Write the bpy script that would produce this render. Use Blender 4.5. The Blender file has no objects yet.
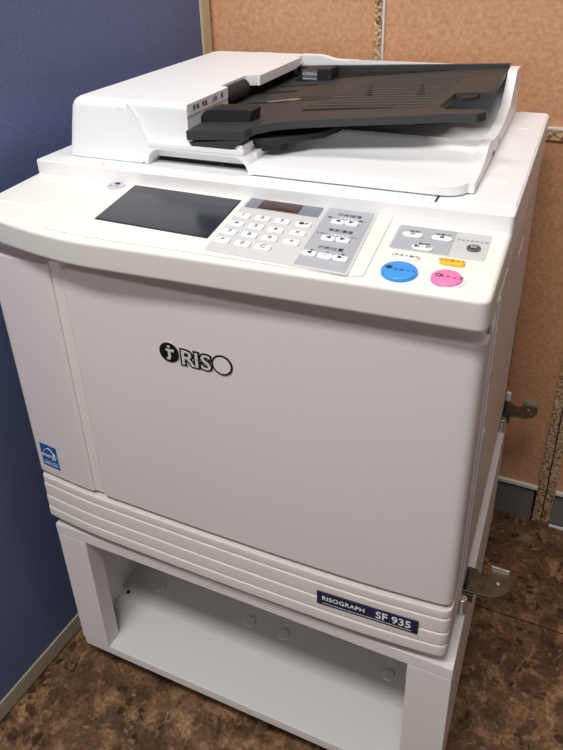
import bpy, bmesh, math, random
from mathutils import Vector, Matrix
random.seed(7)
D = bpy.data
col = bpy.context.scene.collection
DZ = 0.03           # the floor is z = 0; coordinates below are measured 3 cm lower

# ------------------------------------------------------------------ materials
def lin(c):
    return tuple(((v/255)/12.92 if v/255 <= .04045 else ((v/255+.055)/1.055)**2.4) for v in c)
def mat(name, rgb, rough=.5, metal=0., spec=.5, bump=0., bscale=300., var=0., vscale=8., coat=0.):
    m = D.materials.new(name); m.use_nodes = True
    nt = m.node_tree; b = nt.nodes['Principled BSDF']
    c = lin(rgb)
    b.inputs['Base Color'].default_value = (*c, 1)
    b.inputs['Roughness'].default_value = rough
    b.inputs['Metallic'].default_value = metal
    b.inputs['Specular IOR Level'].default_value = spec
    b.inputs['Coat Weight'].default_value = coat
    tc = nt.nodes.new('ShaderNodeTexCoord')
    if var:
        n = nt.nodes.new('ShaderNodeTexNoise'); n.inputs['Scale'].default_value = vscale; n.inputs['Detail'].default_value = 5
        nt.links.new(tc.outputs['Object'], n.inputs['Vector'])
        r = nt.nodes.new('ShaderNodeValToRGB')
        r.color_ramp.elements[0].position = .3; r.color_ramp.elements[1].position = .7
        r.color_ramp.elements[0].color = (*[v*(1-var) for v in c], 1); r.color_ramp.elements[1].color = (*[min(1, v*(1+var)) for v in c], 1)
        nt.links.new(n.outputs['Fac'], r.inputs['Fac']); nt.links.new(r.outputs['Color'], b.inputs['Base Color'])
    if bump:
        n = nt.nodes.new('ShaderNodeTexNoise'); n.inputs['Scale'].default_value = bscale; n.inputs['Detail'].default_value = 2
        nt.links.new(tc.outputs['Object'], n.inputs['Vector'])
        bp = nt.nodes.new('ShaderNodeBump'); bp.inputs['Strength'].default_value = bump; bp.inputs['Distance'].default_value = .0006
        nt.links.new(n.outputs['Fac'], bp.inputs['Height']); nt.links.new(bp.outputs['Normal'], b.inputs['Normal'])
    return m

M = {}
M['white'] = mat('white_plastic', (240, 239, 240), .42, bump=.12, bscale=900)
M['feeder'] = mat('feeder_plastic', (243, 243, 244), .42, bump=.12, bscale=900)
M['cream'] = mat('cream_plastic', (238, 235, 228), .45, bump=.12, bscale=900)
M['door'] = mat('door_plastic', (222, 215, 215), .42, bump=.15, bscale=900, var=.012, vscale=3)
M['skirt'] = mat('skirt_plastic', (226, 219, 214), .42, bump=.12, bscale=900)
M['panelgrey'] = mat('panel_light_grey', (204, 204, 203), .5)
M['panelmid'] = mat('panel_mid_grey', (172, 175, 182), .5)
M['paneldark'] = mat('panel_slate_grey', (122, 127, 138), .5)
M['black'] = mat('black_plastic', (14, 14, 15), .5)
M['void'] = mat('black_gap', (5, 5, 5), .8)
M['tray'] = mat('dark_tray_plastic', (51, 53, 55), .48, bump=.3, bscale=1200)
M['trayrib'] = mat('dark_tray_rib', (72, 72, 72), .5)
M['guide'] = mat('black_guide_plastic', (30, 30, 31), .5, bump=.25, bscale=1200)
M['screen'] = mat('screen_glass', (34, 40, 48), .18, spec=.6)
M['redwin'] = mat('dark_red_window', (52, 16, 14), .3)
M['ink'] = mat('dark_ink', (40, 40, 44), .6)
M['inkgrey'] = mat('grey_ink', (95, 98, 108), .6)
M['blackink'] = mat('black_ink', (8, 8, 8), .45)
M['whiteink'] = mat('white_ink', (240, 240, 240), .5)
M['logofill'] = mat('logo_silver', (206, 202, 202), .45)
M['blue'] = mat('blue_button', (58, 150, 232), .35)
M['pink'] = mat('pink_button', (238, 128, 178), .35)
M['yellow'] = mat('yellow_button', (250, 190, 40), .4)
M['lilac'] = mat('lilac_grey', (196, 194, 208), .4)
M['navy'] = mat('navy_plate', (22, 27, 66), .4)
M['sticker'] = mat('blue_sticker', (28, 92, 160), .45)
M['steel'] = mat('bracket_steel', (104, 97, 84), .4, metal=.8, var=.25, vscale=60)
M['chrome'] = mat('bright_steel', (215, 215, 212), .25, metal=.9)
M['rubber'] = mat('dark_rubber', (40, 40, 42), .7)
M['stand'] = mat('stand_paint', (226, 222, 221), .45, bump=.12, bscale=700)
M['shelf'] = mat('stand_shelf_paint', (224, 221, 218), .5, bump=.12, bscale=700)
M['beige'] = mat('beige_trim', (202, 186, 154), .5, bump=.1)
M['trimgrey'] = mat('greige_trim', (172, 164, 142), .5, bump=.1)
M['melamine'] = mat('white_melamine', (232, 230, 226), .4)
M['greykick'] = mat('grey_kick', (118, 116, 114), .6)
M['plaster'] = mat('wall_plaster', (214, 210, 202), .8, bump=.2, bscale=80)
M['label'] = mat('paper_label', (236, 236, 238), .6)

def fabric_mat():
    m = D.materials.new('blue_partition_cloth'); m.use_nodes = True
    nt = m.node_tree; b = nt.nodes['Principled BSDF']; b.inputs['Roughness'].default_value = .62
    b.inputs['Specular IOR Level'].default_value = .35
    tc = nt.nodes.new('ShaderNodeTexCoord')
    n = nt.nodes.new('ShaderNodeTexNoise'); n.inputs['Scale'].default_value = 260; n.inputs['Detail'].default_value = 3
    nt.links.new(tc.outputs['Object'], n.inputs['Vector'])
    r = nt.nodes.new('ShaderNodeValToRGB'); r.color_ramp.elements[0].position = .3; r.color_ramp.elements[1].position = .72
    r.color_ramp.elements[0].color = (*lin((88, 99, 134)), 1); r.color_ramp.elements[1].color = (*lin((102, 113, 152)), 1)
    nt.links.new(n.outputs['Fac'], r.inputs['Fac']); nt.links.new(r.outputs['Color'], b.inputs['Base Color'])
    bp = nt.nodes.new('ShaderNodeBump'); bp.inputs['Strength'].default_value = .35; bp.inputs['Distance'].default_value = .001
    nt.links.new(n.outputs['Fac'], bp.inputs['Height']); nt.links.new(bp.outputs['Normal'], b.inputs['Normal'])
    return m
M['cloth'] = fabric_mat()

def hardboard_mat():
    m = D.materials.new('brown_hardboard'); m.use_nodes = True
    nt = m.node_tree; b = nt.nodes['Principled BSDF']; b.inputs['Roughness'].default_value = .7
    b.inputs['Specular IOR Level'].default_value = .3
    tc = nt.nodes.new('ShaderNodeTexCoord'); L = nt.links.new
    n = nt.nodes.new('ShaderNodeTexNoise'); n.inputs['Scale'].default_value = 110; n.inputs['Detail'].default_value = 6; n.inputs['Roughness'].default_value = .65
    L(tc.outputs['Object'], n.inputs['Vector'])
    r = nt.nodes.new('ShaderNodeValToRGB'); r.color_ramp.elements[0].position = .28; r.color_ramp.elements[1].position = .72
    r.color_ramp.elements[0].color = (*lin((192, 140, 105)), 1); r.color_ramp.elements[1].color = (*lin((226, 176, 137)), 1)
    L(n.outputs['Fac'], r.inputs['Fac'])
    v = nt.nodes.new('ShaderNodeTexVoronoi'); v.inputs['Scale'].default_value = 62
    L(tc.outputs['Object'], v.inputs['Vector'])
    r2 = nt.nodes.new('ShaderNodeValToRGB'); r2.color_ramp.elements[0].position = .04; r2.color_ramp.elements[1].position = .12
    r2.color_ramp.elements[0].color = (.45, .4, .36, 1); r2.color_ramp.elements[1].color = (1, 1, 1, 1)
    L(v.outputs['Distance'], r2.inputs['Fac'])
    mx = nt.nodes.new('ShaderNodeMix'); mx.data_type = 'RGBA'; mx.blend_type = 'MULTIPLY'; mx.inputs[0].default_value = .45
    L(r.outputs['Color'], mx.inputs[6]); L(r2.outputs['Color'], mx.inputs[7]); L(mx.outputs[2], b.inputs['Base Color'])
    return m
M['hardboard'] = hardboard_mat()

def particle_mat():
    m = D.materials.new('raw_particle_board'); m.use_nodes = True
    nt = m.node_tree; b = nt.nodes['Principled BSDF']; b.inputs['Roughness'].default_value = .85
    tc = nt.nodes.new('ShaderNodeTexCoord'); L = nt.links.new
    v = nt.nodes.new('ShaderNodeTexVoronoi'); v.inputs['Scale'].default_value = 240; v.inputs['Randomness'].default_value = 1
    L(tc.outputs['Object'], v.inputs['Vector'])
    r = nt.nodes.new('ShaderNodeValToRGB')
    e = r.color_ramp.elements
    e[0].position = 0; e[0].color = (*lin((96, 68, 40)), 1); e[1].position = 1; e[1].color = (*lin((236, 208, 168)), 1)
    e.new(.35).color = (*lin((178, 142, 104)), 1)
    sx = nt.nodes.new('ShaderNodeSeparateColor'); L(v.outputs['Color'], sx.inputs['Color'])
    L(sx.outputs['Red'], r.inputs['Fac']); L(r.outputs['Color'], b.inputs['Base Color'])
    bp = nt.nodes.new('ShaderNodeBump'); bp.inputs['Strength'].default_value = .6; bp.inputs['Distance'].default_value = .001
    L(sx.outputs['Red'], bp.inputs['Height']); L(bp.outputs['Normal'], b.inputs['Normal'])
    return m
M['particle'] = particle_mat()

def floor_mat():
    m = D.materials.new('brown_marble_vinyl'); m.use_nodes = True
    nt = m.node_tree; b = nt.nodes['Principled BSDF']; b.inputs['Roughness'].default_value = .38
    b.inputs['Specular IOR Level'].default_value = .35
    L = nt.links.new; N = nt.nodes.new
    tc = N('ShaderNodeTexCoord')
    w = N('ShaderNodeTexNoise'); w.inputs['Scale'].default_value = 14; w.inputs['Detail'].default_value = 5
    L(tc.outputs['Object'], w.inputs['Vector'])
    wm = N('ShaderNodeVectorMath'); wm.operation = 'MULTIPLY_ADD'; wm.inputs[1].default_value = (.045, .045, .045)
    L(w.outputs['Color'], wm.inputs[0]); L(tc.outputs['Object'], wm.inputs[2])
    # ground mass
    g = N('ShaderNodeTexNoise'); g.inputs['Scale'].default_value = 26; g.inputs['Detail'].default_value = 9; g.inputs['Roughness'].default_value = .68; L(tc.outputs['Object'], g.inputs['Vector'])
    r = N('ShaderNodeValToRGB'); e = r.color_ramp.elements
    e[0].position = .33; e[0].color = (*lin((64, 45, 31)), 1); e[1].position = .70; e[1].color = (*lin((178, 142, 108)), 1)
    e.new(.52).color = (*lin((118, 88, 63)), 1)
    L(g.outputs['Fac'], r.inputs['Fac'])
    # broken stone chips, large and middle-sized, with smooth faces
    def chips(scale, keep, colr, edge, fac):
        v = N('ShaderNodeTexVoronoi'); v.inputs['Scale'].default_value = scale; L(wm.outputs[0], v.inputs['Vector'])
        d = N('ShaderNodeTexVoronoi'); d.feature = 'DISTANCE_TO_EDGE'; d.inputs['Scale'].default_value = scale; L(wm.outputs[0], d.inputs['Vector'])
        sc = N('ShaderNodeSeparateColor'); L(v.outputs['Color'], sc.inputs['Color'])
        k = N('ShaderNodeMath'); k.operation = 'LESS_THAN'; k.inputs[1].default_value = keep; L(sc.outputs['Green'], k.inputs[0])
        q = N('ShaderNodeMath'); q.operation = 'GREATER_THAN'; q.inputs[1].default_value = edge; L(d.outputs['Distance'], q.inputs[0])
        w_ = N('ShaderNodeMath'); w_.operation = 'MULTIPLY'; L(k.outputs[0], w_.inputs[0]); L(q.outputs[0], w_.inputs[1])
        w2 = N('ShaderNodeMath'); w2.operation = 'MULTIPLY'; w2.inputs[1].default_value = fac; L(w_.outputs[0], w2.inputs[0])
        cr = N('ShaderNodeValToRGB'); cr.color_ramp.elements[0].color = (*lin(colr[0]), 1); cr.color_ramp.elements[1].color = (*lin(colr[1]), 1); L(sc.outputs['Red'], cr.inputs['Fac'])
        return w2.outputs[0], cr.outputs['Color']
    cur = r.outputs['Color']
    for arg in ((15, .36, ((78, 57, 41), (114, 87, 64)), .04, .7), (34, .32, ((66, 48, 34), (128, 99, 74)), .06, .65), (60, .09, ((38, 27, 19), (60, 43, 31)), .12, .8), (95, .12, ((168, 140, 110), (136, 108, 80)), .12, .6)):
        fo, co_ = chips(*arg)
        mx = N('ShaderNodeMix'); mx.data_type = 'RGBA'; L(fo, mx.inputs[0]); L(cur, mx.inputs[6]); L(co_, mx.inputs[7]); cur = mx.outputs[2]
    # thin pale veins
    ve = N('ShaderNodeTexVoronoi'); ve.feature = 'DISTANCE_TO_EDGE'; ve.inputs['Scale'].default_value = 17; L(wm.outputs[0], ve.inputs['Vector'])
    rv = N('ShaderNodeValToRGB'); rv.color_ramp.elements[0].position = .0; rv.color_ramp.elements[1].position = .035
    rv.color_ramp.elements[0].color = (1, 1, 1, 1); rv.color_ramp.elements[1].color = (0, 0, 0, 1)
    L(ve.outputs['Distance'], rv.inputs['Fac'])
    n2 = N('ShaderNodeTexNoise'); n2.inputs['Scale'].default_value = 30; n2.inputs['Detail'].default_value = 5; L(tc.outputs['Object'], n2.inputs['Vector'])
    rn = N('ShaderNodeValToRGB'); rn.color_ramp.elements[0].position = .5; rn.color_ramp.elements[1].position = .68
    L(n2.outputs['Fac'], rn.inputs['Fac'])
    mm = N('ShaderNodeMath'); mm.operation = 'MULTIPLY'; L(rv.outputs['Color'], mm.inputs[0]); L(rn.outputs['Color'], mm.inputs[1])
    fg = N('ShaderNodeTexNoise'); fg.inputs['Scale'].default_value = 130; fg.inputs['Detail'].default_value = 6; fg.inputs['Roughness'].default_value = .7; L(tc.outputs['Object'], fg.inputs['Vector'])
    fr_ = N('ShaderNodeValToRGB'); fr_.color_ramp.elements[0].position = .32; fr_.color_ramp.elements[0].color = (.45, .43, .41, 1); fr_.color_ramp.elements[1].position = .66; fr_.color_ramp.elements[1].color = (1.45, 1.42, 1.4, 1); L(fg.outputs['Fac'], fr_.inputs['Fac'])
    fm = N('ShaderNodeMix'); fm.data_type = 'RGBA'; fm.blend_type = 'MULTIPLY'; fm.inputs[0].default_value = .85; L(cur, fm.inputs[6]); L(fr_.outputs['Color'], fm.inputs[7]); cur = fm.outputs[2]
    m3 = N('ShaderNodeMix'); m3.data_type = 'RGBA'; L(mm.outputs[0], m3.inputs[0]); L(cur, m3.inputs[6]); m3.inputs[7].default_value = (*lin((160, 128, 96)), 1)
    # tile joints: every .9 m
    sp = N('ShaderNodeSeparateXYZ'); L(tc.outputs['Object'], sp.inputs[0])
    def joint(sock, off):
        a = N('ShaderNodeMath'); a.operation = 'ADD'; a.inputs[1].default_value = off; L(sock, a.inputs[0])
        p = N('ShaderNodeMath'); p.operation = 'PINGPONG'; p.inputs[1].default_value = .45; L(a.outputs[0], p.inputs[0])
        l = N('ShaderNodeMath'); l.operation = 'LESS_THAN'; l.inputs[1].default_value = .0014; L(p.outputs[0], l.inputs[0])
        return l.outputs[0]
    jx = joint(sp.outputs['X'], 9 - .5); jy = joint(sp.outputs['Y'], 9 - .435)
    ja = N('ShaderNodeMath'); ja.operation = 'MAXIMUM'; L(jx, ja.inputs[0]); L(jy, ja.inputs[1])
    m5 = N('ShaderNodeMix'); m5.data_type = 'RGBA'; L(ja.outputs[0], m5.inputs[0]); L(m3.outputs[2], m5.inputs[6]); m5.inputs[7].default_value = (.008, .006, .005, 1)
    L(m5.outputs[2], b.inputs['Base Color'])
    return m
M['floor'] = floor_mat()

# ------------------------------------------------------------------ mesh helpers
class MB:
    """Collects shapes into ONE mesh object with material slots."""
    def __init__(s): s.bm = bmesh.new(); s.mats = []
    def slot(s, m):
        m = M[m]
        if m not in s.mats: s.mats.append(m)
        return s.mats.index(m)
    def _absorb(s, bm2, m, mx=None):
        i = s.slot(m)
        for f in bm2.faces: f.material_index = i
        if mx is not None: bmesh.ops.transform(bm2, matrix=mx, verts=bm2.verts)
        bmesh.ops.recalc_face_normals(bm2, faces=bm2.faces)
        me = D.meshes.new('tmp'); bm2.to_mesh(me); bm2.free(); s.bm.from_mesh(me); D.meshes.remove(me)
    def box(s, x0, x1, y0, y1, z0, z1, m, b=0., seg=2, mx=None):
        bm = bmesh.new(); bmesh.ops.create_cube(bm, size=1)
        for v in bm.verts:
            v.co = Vector((x0 if v.co.x < 0 else x1, y0 if v.co.y < 0 else y1, z0 if v.co.z < 0 else z1))
        if b: bmesh.ops.bevel(bm, geom=list(bm.edges), offset=b, segments=seg, profile=.6, affect='EDGES', clamp_overlap=True)
        s._absorb(bm, m, mx); return s
    def prism(s, pts, z0, z1, m, b=0., seg=3, mx=None, bot=True):
        """outline in XY, extruded along z, cap edges bevelled"""
        bm = bmesh.new()
        n = len(pts)
        lo = [bm.verts.new((p[0], p[1], z0)) for p in pts]; hi = [bm.verts.new((p[0], p[1], z1)) for p in pts]
        bm.faces.new(lo); bm.faces.new(hi)
        for i in range(n): bm.faces.new((lo[i], lo[(i+1) % n], hi[(i+1) % n], hi[i]))
        bmesh.ops.recalc_face_normals(bm, faces=bm.faces)
        if b:
            H = set(hi); LO = set(lo)
            ed = [e for e in bm.edges if (e.verts[0] in H and e.verts[1] in H) or (bot and e.verts[0] in LO and e.verts[1] in LO)]
            bmesh.ops.bevel(bm, geom=ed, offset=b, segments=seg, profile=.5, affect='EDGES', clamp_overlap=False)
        s._absorb(bm, m, mx); return s
    def cyl(s, r, z0, z1, m, n=32, b=0., mx=None, r2=None, sx=1., sy=1.):
        pts = [(r*sx*math.cos(2*math.pi*i/n), r*sy*math.sin(2*math.pi*i/n)) for i in range(n)]
        return s.prism(pts, z0, z1, m, b, 3, mx)
    def poly(s, pts, m):
        bm = bmesh.new(); bm.faces.new([bm.verts.new(p) for p in pts]); s._absorb(bm, m); return s
    def tube(s, path, r, m, n=10):
        bm = bmesh.new(); rings = []
        P = [Vector(p) for p in path]
        for i, p in enumerate(P):
            t = (P[min(i+1, len(P)-1)] - P[max(i-1, 0)]).normalized()
            a = t.cross(Vector((0, 0, 1))); a = a.normalized() if a.length > 1e-4 else Vector((1, 0, 0)); c = a.cross(t)
            rings.append([bm.verts.new(p + r*(math.cos(2*math.pi*k/n)*a + math.sin(2*math.pi*k/n)*c)) for k in range(n)])
        for i in range(len(P)-1):
            for k in range(n): bm.faces.new((rings[i][k], rings[i][(k+1) % n], rings[i+1][(k+1) % n], rings[i+1][k]))
        bm.faces.new(rings[0]); bm.faces.new(rings[-1]); s._absorb(bm, m); return s
    def text(s, body, size, m, mx, off=0., ext=.00012, sx=1.):
        c = D.curves.new('t', 'FONT'); c.body = body; c.size = size; c.align_x = 'CENTER'; c.align_y = 'CENTER'
        c.extrude = ext; c.offset = off; c.resolution_u = 3
        o = D.objects.new('t', c); col.objects.link(o)
        dg = bpy.context.evaluated_depsgraph_get(); me = D.meshes.new_from_object(o.evaluated_get(dg))
        bm = bmesh.new(); bm.from_mesh(me); D.meshes.remove(me); D.objects.remove(o); D.curves.remove(c)
        bmesh.ops.scale(bm, vec=(sx, 1, 1), verts=bm.verts)
        i = s.slot(m)
        for f in bm.faces: f.material_index = i
        bmesh.ops.transform(bm, matrix=mx, verts=bm.verts)
        me = D.meshes.new('tmp'); bm.to_mesh(me); bm.free(); s.bm.from_mesh(me); D.meshes.remove(me); return s
    def warp(s, f):
        for v in s.bm.verts: v.co = Vector(f(*v.co))
        return s
    def build(s, name, parent=None, label=None, ang=38, wn=True):
        me = D.meshes.new(name); s.bm.to_mesh(me); s.bm.free()
        for m in s.mats: me.materials.append(m)
        me.shade_smooth(); me.set_sharp_from_angle(angle=math.radians(ang))
        o = D.objects.new(name, me); col.objects.link(o)
        if wn:
            w = o.modifiers.new('wn', 'WEIGHTED_NORMAL'); w.keep_sharp = True
        if parent is not None:
            o.parent = parent; wl = ORG[parent.name]; o.location = -wl
            # put the origin of a part at world origin minus the root's: vertices stay where they were written
            ORG[o.name] = Vector((0, 0, 0))
            if parent.name in PARTS: o.location = (0, 0, 0)
            PARTS.add(o.name)
        if label: o['label'] = label
        return o
ORG = {}; PARTS = set()
def thing(name, loc, label, cat, group=None):
    o = D.objects.new(name, None); col.objects.link(o); o.location = loc; o.empty_display_size = .1
    o['label'] = label; o['category'] = cat; o['kind'] = 'thing'
    if group: o['group'] = group
    ORG[o.name] = Vector(loc); return o
def struct(o): o['kind'] = 'structure'; return o
T = Matrix.Translation
def rrect(cx, cy, w, h, r, n=6):
    out = []
    for (sx, sy, a0) in ((1, 1, 0), (-1, 1, 90), (-1, -1, 180), (1, -1, 270)):
        for i in range(n+1):
            a = math.radians(a0 + 90*i/n)
            out.append((cx + sx*(w/2-r) + r*math.cos(a), cy + sy*(h/2-r) + r*math.sin(a)))
    return out
def fillet(pts, rad, n=6):
    """round the corners of a polygon; rad may be a list"""
    out = []; N = len(pts)
    for i in range(N):
        r = rad[i] if isinstance(rad, (list, tuple)) else rad
        p = Vector(pts[i]); a = Vector(pts[i-1]) - p; b = Vector(pts[(i+1) % N]) - p
        if r <= 0: out.append(tuple(p)); continue
        la, lb = a.length, b.length; a.normalize(); b.normalize()
        d = min(r, la*.49, lb*.49)
        p0 = p + a*d; p1 = p + b*d
        for k in range(n+1):
            t = k/n; q = (1-t)**2*p0 + 2*t*(1-t)*p + t*t*p1; out.append(tuple(q))
    return out
def interp(tab, x):
    """smooth interpolation of a table"""
    n = len(tab)
    if x <= tab[0][0]: return tab[0][1]
    if x >= tab[-1][0]: return tab[-1][1]
    for i in range(n-1):
        if tab[i][0] <= x <= tab[i+1][0]:
            x0, y0 = tab[i]; x1, y1 = tab[i+1]; t = (x-x0)/(x1-x0)
            m0 = (tab[i+1][1]-tab[max(i-1, 0)][1])/(tab[i+1][0]-tab[max(i-1, 0)][0])*(x1-x0)
            m1 = (tab[min(i+2, n-1)][1]-tab[i][1])/(tab[min(i+2, n-1)][0]-tab[i][0])*(x1-x0)
            return (2*t**3-3*t*t+1)*y0 + (t**3-2*t*t+t)*m0 + (-2*t**3+3*t*t)*y1 + (t**3-t*t)*m1
DOOR = [(0, .004), (.1, -.004), (.2, -.006), (.35, -.0075), (.5, -.007), (.6, -.004), (.70, .003)]
CONS = [(0, -.012), (.05, -.021), (.1, -.031), (.15, -.0395), (.2, -.0440), (.25, -.0432), (.35, -.039), (.5, -.034), (.6, -.0305), (.70, -.0275)]
def bowed(tab, x0, x1, yb, off=0., r=.01, n=28, r0=None):
    """plan outline: bowed front from x0 to x1, straight back at yb; rounded front corners"""
    r0 = r if r0 is None else r0
    fr = [(x0 + (x1-x0)*i/n, interp(tab, x0 + (x1-x0)*i/n) + off) for i in range(n+1)]
    pts = []
    def corner(c, frm, to, rr):
        c = Vector(c); a = (Vector(frm)-c).normalized()*rr; b = (Vector(to)-c).normalized()*rr
        return [tuple((1-t)**2*(c+a) + 2*t*(1-t)*c + t*t*(c+b)) for t in [k/6 for k in range(7)]]
    pts += corner(fr[0], (x0, yb), fr[6], r0)
    pts += [p for p in fr if x0 + r0*1.05 < p[0] < x1 - r*1.05]
    pts += corner(fr[-1], fr[-7], (x1, yb), r)
    pts += [(x1, yb), (x0, yb)]
    return pts

# ================================================================== SETTING
f = MB(); f.box(-2.2, 3.0, -2.6, 1.6, -.06, -.03, 'floor'); fl = struct(f.build('floor', wn=False))
w = MB(); w.box(-2.2, 3.0, 1.30, 1.40, -.03, 2.75, 'plaster'); wb = struct(w.build('wall_back', wn=False))

# ------------------------------------------------------------------ blue office partition (runs along the machine's left side)
px0, py0, px1, py1 = -.1045, -.50, -.0130, .7255
ang = math.atan2(px1-px0, py1-py0)
plen = math.hypot(px1-px0, py1-py0)
PM = T((px0, py0, -.03)) @ Matrix.Rotation(-ang, 4, 'Z')      # local: x = out of the face, y = along, z = up
part = thing('office_partition', (px0, py0, -.03), 'blue cloth office partition with beige trim, standing left of the white copier', 'partition')
b = MB(); b.box(-.03, 0, 0, plen-.02, .04, 1.72, 'cloth', mx=PM); b.build('cloth_panel', part, wn=False)
b = MB(); b.box(-.035, .004, plen-.033, plen, .0, 1.75, 'beige', .002, mx=PM)
b.box(.004, .006, plen-.033, plen-.025, 0, 1.75, 'beige', .0005, mx=PM); b.build('end_post', part, 'beige end post')
b = MB(); b.box(-.035, .004, 0, plen-.033, .004, .043, 'trimgrey', .0015, mx=PM); b.build('bottom_rail', part, 'greige metal bottom rail')
b = MB(); b.box(-.035, .004, 0, plen-.033, 1.715, 1.75, 'beige', .002, mx=PM); b.build('top_rail', part, 'beige top rail')
for yy in (.04, plen-.07):
    b = MB(); b.box(-.03, -.002, yy, yy+.04, 0, .006, 'rubber', mx=PM); b.build('foot', part)

# ------------------------------------------------------------------ cabinets seen from behind
G = 'cabinets turned with their backs to the machine'
def cabinet(x0, x1, z0, z1, label, left, right, lm, rm, kick=0., white_bottom=False, top=.019, topwhite=True):
    c = thing('storage_cabinet', ((x0+x1)/2, .88, z0), label, 'cabinet', G)
    y0, y1 = .730, 1.03
    zb = z0 + kick
    b = MB(); b.box(x0, x0+left, y0, y1, z0, z1 - .0006, lm, .0006); b.build('side_panel', c, wn=False)
    b = MB(); b.box(x1-right, x1, y0, y1, z0, z1 - .0006, rm, .0006); b.build('side_panel', c, wn=False)
    b = MB(); b.box(x0+left+.0002, x1-right-.0002, y0 + (.0 if top else 0), y1, z1-top, z1-.0045, 'particle')
    b.box(x0+left+.0002, x1-right-.0002, y0-.0006, y1, z1-.0045, z1, 'melamine', .0005); b.build('top_panel', c, 'raw particle board edge with white top face')
    b = MB()
    if white_bottom: b.box(x0+left+.0002, x1-right-.0002, y0+.0005, y1, zb, zb+.009, 'melamine', .0006)
    else: b.box(x0+left+.0002, x1-right-.0002, y0+.012, y1, zb, zb+.018, 'particle')
    b.build('bottom_panel', c)
    b = MB(); b.box(x0+left+.0002, x1-right-.0002, y0+.008, y0+.011, zb+(.009 if white_bottom else .0), z1-top, 'hardboard'); b.build('back_panel', c, 'brown hardboard back', wn=False)
    if kick:
        b = MB(); b.box(x0+left+.0002, x1-right-.0002 - .006, y0+.004, y0+.016, z0, zb-.014, 'greykick'); b.build('kick_board', c, 'grey kick board', wn=False)
    b = MB(); b.box(x0+left+.0002, x1-right-.0002, y1-.018, y1-.001, zb+.02, z1-top-.001, 'melamine'); b.build('door', c)
    return c
ZT = .948
cabinet(-.40, .8168, -.03, ZT, 'lower brown-backed cabinet directly behind the copier, ending at the dark gap by its side panel', .018, .0185, 'particle', 'particle', kick=.0965, white_bottom=True, top=.0235)
cabinet(.8195, 2.0, -.03, ZT, 'lower brown-backed cabinet at the right edge of the picture beyond the dark gap', .0185, .018, 'particle', 'particle', kick=.0965, white_bottom=True, top=.0235)
cabinet(-.40, .3685, ZT+.0004, 1.80, 'upper brown-backed cabinet left of the white seam, beside the blue partition', .018, .0155, 'particle', 'particle')
cabinet(.3688, 1.6, ZT+.0004, 1.80, 'upper brown-backed cabinet right of the white seam, above the horizontal board edge', .0045, .018, 'melamine', 'particle')

# small white strip lying at the foot of the right-hand cabinet
b = MB(); b.box(.838, .90, .722, .7285, -.03, -.025, 'melamine', .001)
o = b.build('white_strip'); o['kind'] = 'thing'; o['label'] = 'short white strip lying on the floor against the right-hand cabinet foot'; o['category'] = 'strip'

# ================================================================== STAND
SX0, SX1, SY0, SY1 = .0083, .7100, 0., .620
st = thing('machine_stand', (.36, .31, -.03), 'white open steel stand with a low shelf carrying the copier', 'stand')
b = MB(); b.box(SX0, SX1, SY0, SY1, .343, .366, 'stand', .002); b.build('top_panel', st)
b = MB(); b.box(SX0+.002, SX1-.002, SY0+.002, SY1-.002, .034, .055, 'shelf', .002)
for cx in (.088, .301, .375, .587):
    b.cyl(.0115, .055, .0575, 'shelf', 24, .0012, mx=T((cx, .156, 0)))
b.cyl(.007, .055, .0556, 'stand', 24, 0, mx=T((.032, .119, 0))); b.cyl(.0045, .0556, .0559, 'void', 20, 0, mx=T((.032, .119, 0)))
b.build('shelf', st)
b = MB(); b.box(SX0, .0695, SY0, .035, .0555, .3428, 'stand', .003); b.build('post', st)
b = MB(); b.box(.6455, SX1, SY0, .035, .0555, .3428, 'stand', .003); b.build('post', st)
b = MB(); b.box(SX0, SX0+.012, .078, .122, .0555, .3428, 'stand', .001)
b.box(SX0, SX0+.004, .035, .078, .0555, .3428, 'void'); b.box(SX0, SX0+.004, .122, SY1, .0555, .3428, 'stand'); b.build('side_panel', st)
b = MB(); b.box(SX1-.012, SX1, .035, SY1, .0555, .3428, 'stand', .001); b.build('side_panel', st)
b = MB(); b.box(SX0+.012, SX1-.012, SY1-.012, SY1, .0555, .3428, 'stand', .001); b.build('back_panel', st)
for cx in (.07, .65):
    for cy in (.08, .55):
        b = MB(); b.cyl(.016, -.0125, .0125, 'rubber', 24, .003, mx=T((cx, cy, -.0135)) @ Matrix.Rotation(math.pi/2, 4, 'X'))
        b.box(cx-.016, cx+.016, cy-.02, cy+.02, .004, .034, 'chrome', .002); b.build('caster', st, 'small caster with dark wheel')

# ================================================================== COPIER / DUPLICATOR
dp = thing('duplicator', (.35, .32, .366), 'white digital duplicator with touchscreen, blue and pink buttons and a black-trayed top feeder', 'copier')
# feet
for cx in (.05, .64):
    for cy in (.05, .56):
        b = MB(); b.cyl(.018, .366, .394, 'rubber', 24, .002, mx=T((cx, cy, 0))); b.build('foot', dp)
# body core
b = MB()
b.box(.004, .694, .028, .632, .392, .93, 'door', .004)
b.box(.694, .701, .048, .56, .415, .928, 'door', .003)           # raised right side cover
b.box(.694, .699, .575, .632, .392, .928, 'door', .002)
b.box(.692, .7012, .5602, .5748, .430, .640, 'void')
b.box(.7005, .7020, .0640, .0680, .43, .925, 'white', .0004)
b.box(.7005, .7018, .086, .096, .70, .72, 'white', .0004)
b.box(.7005, .7014, .060, .0625, .45, .925, 'white', 0)           # cover seam
b.box(.7005, .7016, .075, .083, .80, .815, 'ink', .0003)
b.box(.7005, .7016, .30, .36, .86, .875, 'white', .0005)
b.build('body_shell', dp)
b = MB(); b.prism([(.105, .02), (.1205, -.0045+.004), (.1385, -.0045+.0035), (.152, .02), (.152, .04), (.105, .04)], .487, .905, 'skirt', .002); b.build('door_post', dp)
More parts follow.
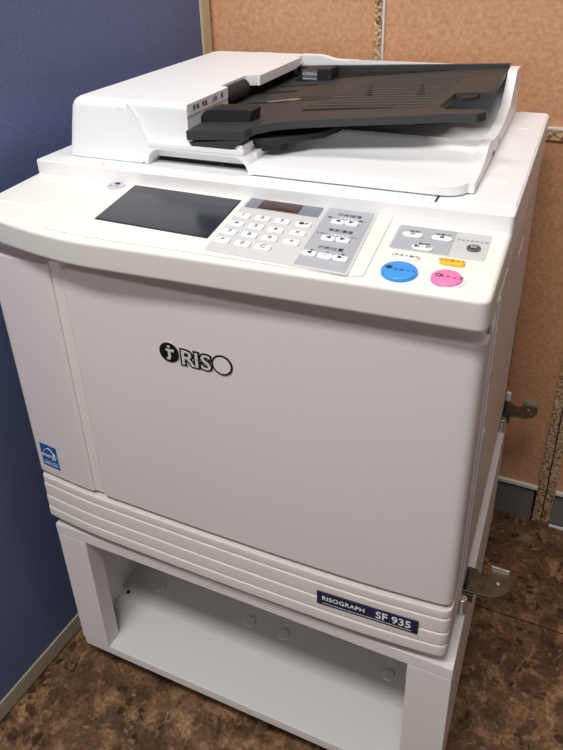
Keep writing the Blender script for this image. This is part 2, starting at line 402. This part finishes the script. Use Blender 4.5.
# narrow left door
b = MB(); b.prism(bowed(DOOR, .0, .1215, .030, r=.006, r0=.008), .486, .899, 'door', .0035); ld = b.build('side_door', dp)
# big front door
b = MB(); b.prism(bowed(DOOR, .1395, .6985, .030, r=.016, r0=.006), .486, .899, 'door', .004, 3); fd = b.build('front_door', dp)

def front(x, z, tab=DOOR, off=0.):
    """matrix whose XY plane lies on the bowed front at x, z (text reads from the front)"""
    y = interp(tab, x) + off; dx = .002
    s = (interp(tab, x+dx)-interp(tab, x-dx))/(2*dx)
    ex = Vector((1, s, 0)).normalized(); ez = ex.cross(Vector((0, 0, 1)));
    R = Matrix((ex, Vector((0, 0, 1)), ez)).transposed().to_4x4()
    return T((x, y, z)) @ R
# logo on the door
LX, LZ = .348, .8065
L = MB()
A = front(.3047, .8042)
ITAL = Matrix(((1, .0, 0, 0), (0, 1, 0, 0), (0, 0, 1, 0), (0, 0, 0, 1)))
L.cyl(.0188, .0002, .0006, 'logofill', 40, 0, mx=A, sx=.86, sy=.86); L.cyl(.0180, .0005, .0010, 'blackink', 40, 0, mx=A, sx=.84, sy=.84)
# white figure inside: dot, hooked arm, stem with foot
k_ = .88
for pts in ([(-.0020, .0125), (.0022, .0125), (.0022, .0088), (-.0020, .0088)],
            [(-.0055, .0062), (.0040, .0062), (.0075, .0075), (.0092, .0055), (.0080, .0018), (.0052, .0030), (.0030, .0020), (.0026, -.0080), (.0010, -.0120), (-.0040, -.0125), (-.0055, -.0095), (-.0020, -.0085), (-.0018, .0025), (-.0055, .0030)]):
    L.prism([(p[0]*k_, p[1]*k_) for p in pts], .0008, .0014, 'logofill', 0, mx=A)
for ch, x, sz in (('R', .3325, .0320), ('I', .3463, .0320), ('S', .3598, .0320)):
    B = front(x, .8010, DOOR, -.0003)
    L.text(ch, sz, 'logofill', B @ T((0, 0, .0003)), off=.0036, sx=1.12)
    L.text(ch, sz, 'blackink', B @ T((0, 0, .0009)), off=.0027, sx=1.12)
    L.text(ch, sz, 'logofill', B @ T((0, 0, .0014)), off=.0003, sx=1.12)
B = front(.3835, .8035, DOOR, -.0003)
L.cyl(.0152, .0004, .0010, 'blackink', 40, 0, mx=B); L.cyl(.0124, .0006, .0013, 'door', 40, 0, mx=B)
L.build('door_logo', fd, 'black emblem and outlined lettering', wn=False)
# energy sticker on the narrow door
B = front(.0335, .529)
L = MB(); L.box(-.0185, .0185, -.0235, .0235, .0001, .0007, 'sticker', mx=B)
L.text('energy', .0125, 'whiteink', B @ T((-.001, .001, .0008)))
L.tube([B @ Vector((-.013 + .026*t, .005 + .012*math.sin(math.pi*t), .0009)) for t in [k/10 for k in range(11)]], .0005, 'whiteink', 6)
L.text('★', .009, 'whiteink', B @ T((.0115, .006, .0008)))
L.text('ENERGY STAR', .0048, 'whiteink', B @ T((0, -.0175, .0008)))
L.box(-.0165, .0165, -.0128, -.0123, .0007, .0009, 'whiteink', mx=B)
L.build('energy_sticker', ld, 'blue energy sticker', wn=False)
# ribbed skirt
b = MB()
levels = [(.388, .4095, -.0060), (.4095, .4345, -.0050), (.4345, .4620, -.0038), (.4620, .4790, -.0026)]
b.prism(bowed(DOOR, .004, .6965, .06, off=.0035, r=.014), .390, .478, 'skirt', 0)
for z0, z1, of in levels:
    b.prism(bowed(DOOR, .001, .699, .06, off=of, r=.016, r0=.010), z0+.0004, z1-.0004, 'skirt', .0030, 2)
sk = b.build('ribbed_skirt', dp)
# nameplate
B = front(.5845, .4365, DOOR, -.0035)
L = MB(); L.prism(rrect(0, 0, .146, .0265, .002), 0, .0016, 'navy', .0006, mx=B)
L.text('RISOGRAPH', .0112, 'whiteink', B @ T((-.0335, .0015, .0018)), off=.00015, sx=1.06)
L.text('SF 935', .0190, 'whiteink', B @ T((.0385, .0012, .0018)), off=.0003, sx=.98)
L.box(-.064, .064, -.0092, -.0086, .0015, .0018, 'whiteink', mx=B)
L.build('nameplate', sk, 'navy nameplate with white letters', wn=False)

# brackets sticking out under the body's right side
def bracket(cy, outline, nm='tray_bracket'):
    b = MB(); b.prism(fillet(outline, .004, 4), .3985, .4015, 'steel', .0006)
    b.box(.690, .716, cy-.026, cy+.026, .383, .3985, 'steel', .001)
    b.box(.735, .762, cy+.030, cy+.0335, .399, .408, 'chrome', .0008)
    b.cyl(.0045, .4015, .4030, 'steel', 16, .0005, mx=T((.725, cy-.004, 0))); b.cyl(.003, .4015, .4040, 'chrome', 16, .0005, mx=T((.748, cy+.006, 0)))
    b.box(.690, .7055, cy-.020, cy+.010, .4015, .412, 'black', .001)
    b.cyl(.007, .366, .3985, 'chrome', 20, .001, mx=T((.703, cy-.034, 0)))
    b.build(nm, dp, 'grey steel hook bracket')
hook = lambda c: [(.684, c-.026), (.713, c-.022), (.742, c-.020), (.757, c-.012), (.766, c+.004), (.765, c+.022), (.758, c+.034), (.735, c+.034), (.737, c+.022), (.729, c+.012), (.711, c+.022), (.684, c+.022)]
bracket(.578, hook(.578)); bracket(.130, hook(.130))
b = MB(); b.cyl(.005, .4015, .420, 'melamine', 16, .001, mx=T((.7055, .607, 0))); b.build('stop_pin', dp, 'small white pin')

# ------------------------------------------------------------------ control panel housing
SL = .0435
def zc(y): return .967 + (y+.027)*SL
def tilt(x, y, z):
    if y < .06: y += .0055*(.967-z)/.04*min(1, (.06-y)/.06)
    return (x, y, z + (y+.027)*SL*max(0, min(1, (z-.925)/.042)))
b = MB()
b.prism(bowed(CONS, .0, .700, .150, r=.014, r0=.010, n=40), .926, .967, 'cream', .0055, 4)
b.warp(tilt)
cp = b.build('control_panel', dp)
KT = [(.0, .135), (.19, .135), (.37, .105), (.55, .085), (.58, .035), (.70, 0.)]
def lerp(tab, x):
    if x <= tab[0][0]: return tab[0][1]
    for (a, p), (c, q) in zip(tab, tab[1:]):
        if x <= c: return p + (q-p)*(x-a)/(c-a)
    return tab[-1][1]
def cpm(x, y, z):
    """layout coordinates of the panel -> world; z is height above the sloping panel face"""
    dy = -.03*(min(x, .55)-.37) if x < .56 else 0.
    yy = y + dy
    return (x + lerp(KT, x)*(.06-yy), yy, zc(yy) + z)
class CP(MB):
    def build(s, name, label=None, parent=None, wn=False):
        s.warp(cpm); return MB.build(s, name, parent or cp, label, wn=wn)
# raised centre section and shallow left tray
rs = [(x, interp(CONS, x)*.72 + .03*(min(x, .55)-.37)) for x in [.1385+.4255*k/24 for k in range(25)]]
b = CP(); b.prism(rs + [(.564, .1600), (.1385, .1600)], 0, .0020, 'cream', .0016); b.build('raised_section')
b = MB()
fr = [(.0065, .1255), (.1165, .1262), (.1350, .0205), (.024, .0240)]
inn = [(.0125, .1215), (.113, .1220), (.1300, .0250), (.0285, .0280)]
for i in range(4):
    j = (i+1) % 4
    p, q, r, s_ = fr[i], fr[j], inn[j], inn[i]
    hh = .0016
    b.poly([(p[0], p[1], zc(p[1])+.0001), (q[0], q[1], zc(q[1])+.0001), (r[0], r[1], zc(r[1])+hh), (s_[0], s_[1], zc(s_[1])+hh)], 'cream')
b.poly([(p[0], p[1], zc(p[1])+.0016) for p in inn], 'cream'); b.build('clip_tray', cp)
# touchscreen
b = CP(); b.prism(rrect(.2778, .0655, .1700, .1165, .002), .0018, .0028, 'ink', .0004)
b.prism(rrect(.2778, .0655, .1660, .1125, .0015), .0022, .0031, 'screen', 0); b.build('touchscreen', 'dark glass touchscreen')
# home button
b = CP(); b.cyl(.0135, .001, .0040, 'lilac', 32, .001, mx=T((.1650, .1135, 0))); b.cyl(.0145, .001, .0026, 'panelgrey', 32, .0005, mx=T((.1650, .1135, 0)))
b.prism([(-.004, -.001), (-.004, .003), (-.0055, .003), (0, .0075), (.0055, .003), (.004, .003), (.004, -.001)], .0040, .0042, 'ink', 0, mx=T((.166, .1145, 0)))
b.text('ホーム', .0055, 'ink', T((.165, .1075, .0041))); b.build('home_button', 'round lilac grey home button')
# keypad panel
b = CP()
b.prism(rrect(.4585, .0610, .1765, .1620, .004), .0020, .0030, 'panelgrey', .0006)
b.prism(rrect(.5130, .0605, .0600, .1540, .002), .0028, .0034, 'panelmid', .0002)
PL = .0035
b.text('印刷速度', .0078, 'ink', T((.5145, .1205, PL))); b.text('印刷濃度', .0078, 'ink', T((.5140, .0760, PL))); b.text('印刷位置', .0078, 'ink', T((.5140, .0300, PL)))
for x, y, t in ((.493, .110, '遅い'), (.533, .110, '速い'), (.493, .0645, 'うすい'), (.534, .0645, 'こい'), (.4935, .0205, '▲'), (.513, .0205, '0'), (.531, .0205, '▼'), (.502, .0765, '◆')):
    b.text(t, .0048, 'ink', T((x, y, PL)))
for y in (.1115, .0655):
    for k in range(5): b.box(.5045+.0045*k, .5069+.0045*k, y-.0013, y+.0013, PL-.0002, PL+.0002, 'label')
b.build('keypad_panel', 'light grey keypad panel with darker right half')
# number display
b = CP(); b.prism(rrect(.4255, .1190, .1030, .0300, .003), .0026, .0034, 'paneldark', .0003); b.prism(rrect(.4210, .1190, .0570, .0255, .001), .0030, .0038, 'redwin', .0002)
b.build('number_display', 'slate strip with dark red number window')
# numeric keys
def key(x, y, w, h, t, ts, m='label', tm='ink', hz=.0052, r=.003, z0=.0026, nm='key', tdx=0.):
    b = CP(); b.prism(rrect(x, y, w, h, r, 4), z0, hz, m, .0012, 2)
    if t: b.text(t, ts, tm, T((x+tdx, y, hz+.0002)))
    return b.build(nm)
rows = (.0775, .0532, .0295, .0064)
cols = (.3835, .4105, .4372, .4655)
for r_, line in enumerate(('123', '456', '789', '*0C')):
    for c_, ch in enumerate(line): key(cols[c_], rows[r_], .0205, .0135, ch, .0105)
for r_, ch in enumerate(('●P', '×', '+')): key(cols[3], rows[r_], .0205, .0135, ch, .0090 if r_ == 0 else .0115)
for x, y, ch in ((.5046, .0975, '◀'), (.5218, .0985, '▶'), (.5046, .0518, '◀'), (.5222, .0528, '▶'), (.4932, .0098, '◀'), (.5122, .0092, '−'), (.5302, .0098, '▶')):
    key(x, y, .0170 if y > .02 else .0178, .0115, ch, .0075, r=.003, z0=.003, hz=.0058, nm='arrow_key')
# right function panel
b = CP()
b.prism(rrect(.6276, .0862, .1060, .0640, .003), .0, .0008, 'panelgrey', .0004)
b.prism([(.5765, .0555), (.6420, .0555), (.6420, .1165), (.5765, .1165)], .0006, .0011, 'panelmid', 0)
for x, y, t in ((.5955, .1015, '用紙'), (.6285, .1025, '自動化'), (.6120, .0728, '製版')): b.text(t, .0065, 'ink', T((x, y, .0012)))
b.text('ウェイクアップ', .0050, 'ink', T((.6615, .0975, .0009))); b.build('function_panel', 'small two-tone grey function panel')
for x, y, t in ((.5951, .0908, '印'), (.6282, .0920, '自'), (.6122, .0622, '製・印')): key(x, y, .0240, .0115, t, .0065, r=.0054, z0=.0008, hz=.0035, nm='function_key')
key(.6000, .0375, .0275, .0085, '(テスト刷り)', .0058, m='cream', r=.0040, z0=-.001, hz=.0020, nm='test_print_key')
b = CP(); b.cyl(.0078, .0008, .0030, 'inkgrey', 28, .0008, mx=T((.6655, .0790, 0))); b.cyl(.0058, .0028, .0036, 'ink', 24, .0004, mx=T((.6655, .0790, 0)))
for k in range(3): b.box(.6618, .6692, .0768+.0022*k-.0004, .0768+.0022*k+.0004, .0034, .0038, 'panelgrey')
b.build('wake_button', 'round dark wake button')
b = CP(); b.prism(rrect(.6495, .0385, .0270, .0105, .005, 5), -.001, .0040, 'yellow', .0014); b.text('○リセット', .0062, 'ink', T((.6495, .0385, .0042))); b.build('reset_button', 'yellow oval reset button')
b = CP(); b.cyl(.0198, -.001, .0045, 'blue', 44, .0020, mx=T((.6000, .0015, 0))); b.text('◆', .0095, 'ink', T((.5885, .0030, .0047))); b.text('スタート', .0066, 'ink', T((.6060, .0005, .0047))); b.build('start_button', 'round blue start button')
b = CP(); b.cyl(.0178, -.001, .0014, 'white', 40, .0006, mx=T((.6520, .0035, 0))); b.cyl(.0165, -.001, .0042, 'pink', 44, .0020, mx=T((.6502, .0025, 0)))
b.text('○', .0085, 'ink', T((.6415, .0032, .0044)), off=.0002); b.text('ストップ', .0064, 'ink', T((.6548, .0022, .0044))); b.build('stop_button', 'round pink stop button')

# ------------------------------------------------------------------ top deck
b = MB()
b.prism(fillet([(.0, .135), (.7005, .135), (.7015, .637), (.0, .637)], [.004, .006, .008, .008]), .925, .995, 'white', .0028, 3)
dk = b.build('top_deck', dp)
b = MB(); b.prism(fillet([(.650, .163), (.698, .163), (.6985, .6345), (.6495, .6345)], [.002, .002, .006, .004]), .9945, .9965, 'white', .0008)
for yy in (.245, .52): b.prism(rrect(.672, yy, .016, .005, .002), .996, .9972, 'white', .0004)
b.build('deck_cover', dk, 'white narrow right cover plate')
b = MB(); b.box(.6045, .6075, .150, .172, .9944, .9953, 'ink'); b.build('platen_mark', dk, 'short black alignment mark')
b = MB(); b.prism(rrect(.455, .150, .016, .004, .002), .9945, .9958, 'cream', .0004); b.build('screw_cap', dk)
b = MB(); b.cyl(.0015, .9945, .9954, 'inkgrey', 12, 0, mx=T((.116, .150, 0))); b.build('screw_hole', dk)

# ------------------------------------------------------------------ document feeder (scanner lid, housing, trays)
df = MB()
# lid slab (left part under the housing, right part open), with the grip cut-out in front between x=.188 and .345
df.box(.046, .182, .190, .618, .9958, 1.02, 'feeder', .002)
df.prism(fillet([(.182, .192), (.348, .192), (.348, .622), (.182, .622)], 0), 1.002, 1.022, 'feeder', 0)
df.box(.186, .346, .193, .30, .9956, 1.0015, 'void')
feeder = df.build('document_feeder', dp, 'white document feeder lid')
# output tray surface: profile in y, extruded along x
def profile_x(x0, x1, prof, base, m, b=None, n=10):
    s = b or MB(); bm = bmesh.new()
    up0 = [bm.verts.new((x0, y, z)) for y, z in prof]; up1 = [bm.verts.new((x1, y, z)) for y, z in prof]
    lo0 = [bm.verts.new((x0, y, base)) for y, z in prof]; lo1 = [bm.verts.new((x1, y, base)) for y, z in prof]
    for i in range(len(prof)-1):
        bm.faces.new((up0[i], up0[i+1], up1[i+1], up1[i])); bm.faces.new((lo0[i], lo0[i+1], lo1[i+1], lo1[i]))
        bm.faces.new((up0[i], up0[i+1], lo0[i+1], lo0[i])); bm.faces.new((up1[i], up1[i+1], lo1[i+1], lo1[i]))
    bm.faces.new((up0[0], up1[0], lo1[0], lo0[0])); bm.faces.new((up0[-1], up1[-1], lo1[-1], lo0[-1]))
    s._absorb(bm, m); return s
def curve(tab, n=40):
    a, c = tab[0][0], tab[-1][0]
    return [(a+(c-a)*i/n, interp(tab, a+(c-a)*i/n)) for i in range(n+1)]
b = MB()
# front lip plate with rounded right corner
b.prism(fillet([(.3465, .168), (.640, .168), (.640, .245), (.3465, .245)], [0, .045, 0, 0], 10), .9965, 1.0105, 'feeder', .0022, 3)
surf = curve([(.200, 1.009), (.235, 1.0108), (.26, 1.0125), (.285, 1.021), (.300, 1.029), (.307, 1.031)], 24) + [(.312, 1.028), (.318, 1.016), (.33, 1.012)] + curve([(.345, 1.012), (.48, 1.013), (.53, 1.02), (.575, 1.045), (.60, 1.060)], 16)
profile_x(.348, .632, surf, .9968, 'feeder', b)
b.build('output_tray', feeder)
# right rim and rear bridge
b = MB()
side = [(.190, .9965), (.622, .9965), (.622, 1.076), (.585, 1.080), (.565, 1.078), (.548, 1.058), (.520, 1.034), (.46, 1.022), (.40, 1.0195), (.35, 1.0235), (.315, 1.0305), (.295, 1.029), (.265, 1.015), (.225, 1.0105), (.190, 1.0095)]
MXR = Matrix(((0, 0, 1, 0), (1, 0, 0, 0), (0, 1, 0, 0), (0, 0, 0, 1)))
b.prism([(y, z) for y, z in side], .630, .6455, 'feeder', .0018, 2, mx=MXR)
b.prism([(.598, .9965), (.622, .9965), (.622, 1.076), (.598, 1.079)], .348, .632, 'feeder', .001, 2, mx=MXR)
b.prism(fillet([(.25, .9965), (.36, .9965), (.36, 1.0775), (.315, 1.0780), (.292, 1.0850), (.25, 1.0850)], [0, 0, .002, .01, .01, 0], 5), -.618, -.600, 'feeder', .001, 2, mx=Matrix(((1, 0, 0, 0), (0, 0, -1, 0), (0, 1, 0, 0), (0, 0, 0, 1))))
b.box(.187, .2502, .602, .6178, .9965, 1.0662, 'feeder')
b.build('rear_bridge', feeder)
# tiny hinge marks on the rim
b = MB(); b.box(.6455, .6465, .395, .410, 1.004, 1.010, 'beige'); b.build('rim_mark', feeder)
b = MB(); b.box(.6455, .6465, .340, .352, 1.001, 1.006, 'inkgrey'); b.build('rim_mark', feeder)
# grip arch: thin rounded rim around the grip cut-out
b = MB()
def arch(t0, t1, z0, h):
    pts = []
    for k in range(9):
        a = math.pi/2*k/8; pts.append((t0 + .020*(1-math.cos(a)), z0 + h*math.sin(a)))
    for k in range(9):
        a = math.pi/2*(1-k/8); pts.append((t1 - .024*(1-math.cos(a)), z0 + h*math.sin(a)))
    return pts
outer = arch(.176, .3525, .9958, .0295); inner = arch(.183, .3455, .9956, .0235)
AX = Matrix(((1, 0, 0, 0), (0, 0, -1, 0), (0, 1, 0, 0), (0, 0, 0, 1)))
b.prism(outer + inner[::-1], -.200, -.1675, 'feeder', .0008, 2, mx=AX)
b.build('grip_arch', feeder)
# left housing block
b = MB()
hz = 1.0840
b.prism(fillet([(.036, .170), (.252, .170), (.252, .622), (.036, .622)], [.012, .002, .004, .012]), 1.0200, hz, 'feeder', .0010, 3)
b.prism(fillet([(.036, .170), (.184, .170), (.184, .622), (.036, .622)], [.012, .004, .004, .012]), .9960, 1.0210, 'feeder', .0005, 2)
def taper(x, y, z):
    t = max(0., (z-.996)/.088)
    # left wall and front lean in towards the top, top edge rounds over
    if x < .1: x += .016*t*(1-(x-.036)/.064)
    if y < .25: y += .008*t*(1-(y-.17)/.08)
    return (x, y, z)
b.bm.free(); b.bm = bmesh.new()
# housing as a loft of plan outlines so that walls lean and the shoulder is rounded
def loft(sections, m, mb, cap=True):
    bm = bmesh.new(); rings = [[bm.verts.new(p) for p in s] for s in sections]
    n = len(rings[0])
    for a, c in zip(rings, rings[1:]):
        for i in range(n): bm.faces.new((a[i], a[(i+1) % n], c[(i+1) % n], c[i]))
    if cap: bm.faces.new(rings[0]); bm.faces.new(rings[-1])
    mb._absorb(bm, m)
def outline(xl, xr, yf, yb, r):
    return fillet([(xl, yf), (xr, yf), (xr, yb), (xl, yb)], [r, .001, .001, r], 6)
FY = [(.996, 0), (1.045, .003), (1.071, .0055), (1.0765, .007), (1.0805, .0095), (1.0832, .0135), (1.0840, .018)]
secs = []
for (z, fi), il in zip(FY, (0, .009, .0135, .0155, .0185, .0225, .0275)):
    secs.append([(x, y, z) for x, y in outline(.036+il, .152, .168+fi, .622-fi*.4, .014)])
loft(secs, 'feeder', b)
b.box(.150, .1861, .186, .6205, 1.0, 1.0838, 'feeder')
# right of the S-shaped edge the front is scooped back
secs = []
for z, y in ((1.0280, .1722), (1.034, .1740), (1.045, .1765), (1.058, .1778), (1.070, .1775), (1.0765, .1772), (1.0805, .1788), (1.0832, .1822), (1.0840, .1864)):
    xr = .2600 if z < 1.034 else .2500
    secs.append([(.1515, y, z), (xr, y, z), (xr, .300, z), (.1515, .300, z)])
loft(secs, 'feeder', b)
sw = [(.1519, .9962), (.172, .9962), (.181, 1.004), (.189, 1.0150), (.199, 1.0215), (.190, 1.0270), (.1825, 1.036), (.1765, 1.045), (.1725, 1.055), (.168, 1.064), (.1635, 1.071), (.160, 1.0765), (.157, 1.0805), (.154, 1.0832), (.1519, 1.0832), (.1519, 1.0805), (.1519, 1.0765), (.1519, 1.071), (.1519, 1.045)]
sb = MB(); sb.prism(sw, -.200, -.168, 'feeder', 0, mx=AX)
def lerpz(tab, z):
    for (a_, p_), (c_, q_) in zip(tab, tab[1:]):
        if z <= c_: return p_ + (q_-p_)*max(0, z-a_)/(c_-a_)
    return tab[-1][1]
sb.warp(lambda x, y, z: (x, y + (lerpz(FY, z) if y < .18 else 0), z))
me_ = D.meshes.new('tmp'); sb.bm.to_mesh(me_); sb.bm.free(); b.slot('feeder'); b.bm.from_mesh(me_); D.meshes.remove(me_)
b.cyl(.0045, 0, .0008, 'feeder', 24, .0003, mx=T((.140, .1738, 1.0715)) @ Matrix.Rotation(math.pi/2, 4, 'X'))
b.build('feeder_housing', feeder, ang=62)
# lower jaw lip under the tray
b = MB()
b.prism(fillet([(.186, .166), (.3405, .166), (.335, .250), (.186, .250)], [0, .003, 0, 0]), 1.0225, 1.0300, 'feeder', .0015, 2)
b.prism(fillet([(.326, .170), (.338, .168), (.340, .20), (.326, .20)], .002), 1.0295, 1.0360, 'feeder', .0008, 2); b.build('lower_jaw', feeder)
# top cover: back section plate + facet with labels, notch over the rollers
b = MB()
cov = [(.1858, .1866), (.2505, .1866), (.2505, .301), (.236, .306), (.236, .392), (.2505, .400), (.2520, .600), (.245, .6165), (.1858, .6165)]
b.prism(cov, 1.0668, 1.0842, 'feeder', .0008, 2)
top = b.build('top_cover', feeder)
FX = Matrix(((0, 0, 1, 0), (1, 0, 0, 0), (0, 1, 0, 0), (0, 0, 0, 1)))    # XY plane -> YZ plane facing +x
b = MB()
b.prism([(.1775, 1.0675), (.3000, 1.0675), (.3000, 1.0835), (.1775, 1.0835)], .2504, .2512, 'feeder', 0, mx=FX)
for k, (yy, t) in enumerate(((.197, '原'), (.207, '稿'), (.223, '表'), (.231, '面'), (.252, '上'), (.260, '向'), (.280, '厚'))):
    b.text(t, .0085, 'ink', FX @ T((yy, 1.0752, .2514)))
b.build('label_strip', top, 'white strip with small dark lettering', wn=False)
b = MB(); b.prism([(.402, 1.0668), (.560, 1.0668), (.585, 1.072), (.585, 1.0835), (.402, 1.0835)], .2504, .2575, 'feeder', .0008, mx=FX); b.build('cover_edge', top)
# housing interior: rollers in the dark opening
b = MB(); b.box(.1862, .2350, .302, .60, 1.022, 1.0664, 'void'); b.build('feed_opening', feeder, 'black opening')
b = MB(); b.cyl(.015, .312, .388, 'rubber', 28, .002, mx=T((.232, 0, 1.0655)) @ Matrix.Rotation(-math.pi/2, 4, 'X')); b.cyl(.004, .25, .59, 'black', 12, 0, mx=T((.232, 0, 1.0655)) @ Matrix.Rotation(-math.pi/2, 4, 'X'))
b.build('pickup_roller', feeder, 'black pickup roller')
# ------------- black input tray
def zt(x): return 1.0500 + .075*(x-.254)
def ont(x, y, z): return (x, y, z + zt(x))
tr = MB()
front_rim = [(.2560, .1700), (.3370, .1760), (.3480, .1950), (.3640, .2140), (.3900, .2260), (.4380, .2360), (.4900, .2440), (.5500, .2520), (.5850, .2620), (.6300, .2600)]
outl = front_rim + [(.6395, .2700), (.6385, .2850), (.5850, .2880), (.5720, .3050), (.5780, .3950), (.6290, .3980), (.6290, .5975), (.2400, .5975), (.2380, .2400)]
tr.prism(outl, -.0115, 0, 'tray', .0012, 2)
# thick front-left block
tr.prism([(.2535, .1660), (.3440, .1660), (.3440, .2300), (.2535, .2300)], -.0125, .0012, 'tray', .0012, 2)
blk = [(.2545, -.0150), (.3440, -.0120), (.3210, -.0255), (.2600, -.0160)]
tr.prism([(.2560, -.0160), (.3440, -.0120), (.3230, -.0255), (.2610, -.0215)], -.230, -.1665, 'tray', .0008, 2, mx=AX)
# shallow rib lines across the tray floor
for k in range(13):
    y = .300 + .0185*k
    tr.box(.372 + .004*k, .548 + .002*k, y, y+.0045, -.0006, .0009, 'trayrib')
for pts in ([(.4255, .476), (.4440, .374), (.4570, .376), (.4330, .462)], [(.5100, .480), (.5235, .377), (.5370, .378), (.5160, .462)]):
    tr.prism(pts, -.0005, .0006, 'void', 0)
# long slot and rear recess
tr.prism([(.3800, .2830), (.4635, .2950), (.5100, .2985), (.5085, .3200), (.4550, .3210), (.4115, .3310), (.3760, .3080)], -.0005, .0005, 'guide', 0)
tr.prism([(.3790, .2835), (.4640, .2955), (.5100, .2990), (.5096, .3060), (.4600, .3030), (.3790, .2910)], 0, .0008, 'void', 0)
tr.prism([(.3350, .5850), (.5330, .5850), (.3560, .5450), (.3380, .5300)], -.0005, .0006, 'void', 0)
ell = [(.362 + .032*math.cos(a) + .0*math.sin(a), .374 + .018*math.sin(a)) for a in [2*math.pi*k/24 for k in range(24)]]
tr.prism(ell, -.0005, .0005, 'guide', 0)
for y0, y1, x0, x1 in ((.335, .345, .262, .330), (.470, .480, .262, .325), (.415, .425, .252, .31)):
    tr.prism([(x0, y0), (x1, y0+.012), (x1, y1+.012), (x0, y1)], -.0005, .0006, 'void', 0)
tr.prism([(.290, .352), (.338, .372), (.346, .364), (.300, .343)], -.0002, .0010, 'chrome', 0)
tr.warp(ont)
tray = tr.build('input_tray', feeder, 'dark grey input tray')
# stepped lower floor in the notch
b = MB(); b.prism([(.588, .3965), (.612, .3965), (.610, .380), (.602, .374), (.590, .372)], -.008, -.003, 'guide', .0006); b.warp(ont); b.build('tray_tab', tray)
# rear edge wall of the tray
b = MB(); b.prism([(.250, .5850), (.630, .5930), (.630, .5978), (.250, .5978)], -.002, .0065, 'tray', .0008)
b.warp(lambda x, y, z: (x, y, z + zt(x) + (.010*max(0, (.62-x)/.37) if z > .002 else 0))); b.build('rear_fence', tray)
# paper guides
b = MB()
gp = [(.236, 0), (.3290, 0), (.3320, .016), (.3250, .0195), (.268, .0200), (.256, .0165), (.246, .006)]
b.prism([(x, zt(x)+z) for x, z in gp], -.2480, -.2150, 'guide', .0022, 3, mx=AX); b.build('paper_guide', tray, 'black front paper guide')
b = MB()
gp = [(.268, 0), (.338, 0), (.338, .0195), (.284, .0195), (.276, .010)]
b.prism([(x, zt(x)+z) for x, z in gp], -.5650, -.5250, 'guide', .0012, 2, mx=AX)
b.box(.2835, .3120, .5238, .5252, 1.0545, 1.0725, 'inkgrey')
B = T((.2978, .5236, 1.0655)) @ Matrix.Rotation(math.pi/2, 4, 'X')
b.text('↓MAX↓', .0075, 'whiteink', B); b.box(.2845, .311, .5234, .5240, 1.0568, 1.0576, 'whiteink')
b.build('paper_guide', tray, 'rear paper guide with grey MAX plate')
# black supports under the tray, with the shadow there built in as black
b = MB(); b.prism([(.262, .200), (.365, .205), (.420, .262), (.440, .330), (.262, .330)], 1.0285, 1.0380, 'guide', .001)
b.prism([(.340, .205), (.372, .222), (.350, .262), (.330, .262)], 1.0180, 1.0300, 'guide', .001)
b.build('tray_support_shade', feeder, 'black supports and built-in shade under the tray')

# ================================================================== LIGHT, CAMERA
for o in list(bpy.context.scene.objects):
    if o.parent is None: o.location.z += DZ
def area(name, loc, rot, sx, sy, power, colr=(1, .98, .955)):
    l = D.lights.new(name, 'AREA'); l.shape = 'RECTANGLE'; l.size = sx; l.size_y = sy; l.energy = power; l.color = colr
    o = D.objects.new(name, l); col.objects.link(o); o.location = loc; o.rotation_euler = rot; return o
area('ceiling_tube_light', (.30, -.95, 2.65), (0, 0, 0), 1.25, .30, 40)
area('front_fill_light', (.05, -3.2, 1.45), (math.radians(84), 0, math.radians(-4)), 1.5, .9, 17, (1, .95, .92))  # added soft frontal fill, standing in for the unseen bright room ahead
area('ceiling_tube_light', (.60, .35, 2.65), (0, 0, 0), 1.25, .30, 11.5)
wd = D.worlds.new('room_ambient'); bpy.context.scene.world = wd; wd.use_nodes = True
# the rest of the office: bright in front of the machine and above, dim behind the cabinets
nt = wd.node_tree; bg = nt.nodes['Background']; N = nt.nodes.new; L_ = nt.links.new
tcw = N('ShaderNodeTexCoord'); dt = N('ShaderNodeVectorMath'); dt.operation = 'DOT_PRODUCT'
dt.inputs[1].default_value = Vector((.15, -.60, .75)).normalized(); L_(tcw.outputs['Generated'], dt.inputs[0])
rw = N('ShaderNodeValToRGB'); mr = N('ShaderNodeMapRange'); mr.inputs['From Min'].default_value = -1; mr.inputs['From Max'].default_value = 1
L_(dt.outputs['Value'], mr.inputs['Value']); L_(mr.outputs['Result'], rw.inputs['Fac'])
e = rw.color_ramp.elements; e[0].position = .35; e[0].color = (.05, .05, .055, 1); e[1].position = .95; e[1].color = (.62, .62, .64, 1)
L_(rw.outputs['Color'], bg.inputs['Color']); bg.inputs['Strength'].default_value = .29

cam = D.cameras.new('camera'); co = D.objects.new('camera', cam); col.objects.link(co)
cam.sensor_fit = 'VERTICAL'; cam.sensor_height = 24; cam.lens = 674.75/750*24
cam.shift_x = 3.80/750; cam.shift_y = -98.13/750; cam.clip_start = .01
co.location = (.75, -.6263, 1.2913 + DZ); co.rotation_euler = (1.0991, .0316, .4151)
sc = bpy.context.scene; sc.camera = co
sc.view_settings.view_transform = 'Standard'; sc.view_settings.look = 'None'; sc.view_settings.gamma = 1; sc.view_settings.use_curve_mapping = False
sc.view_settings.exposure = 0.0
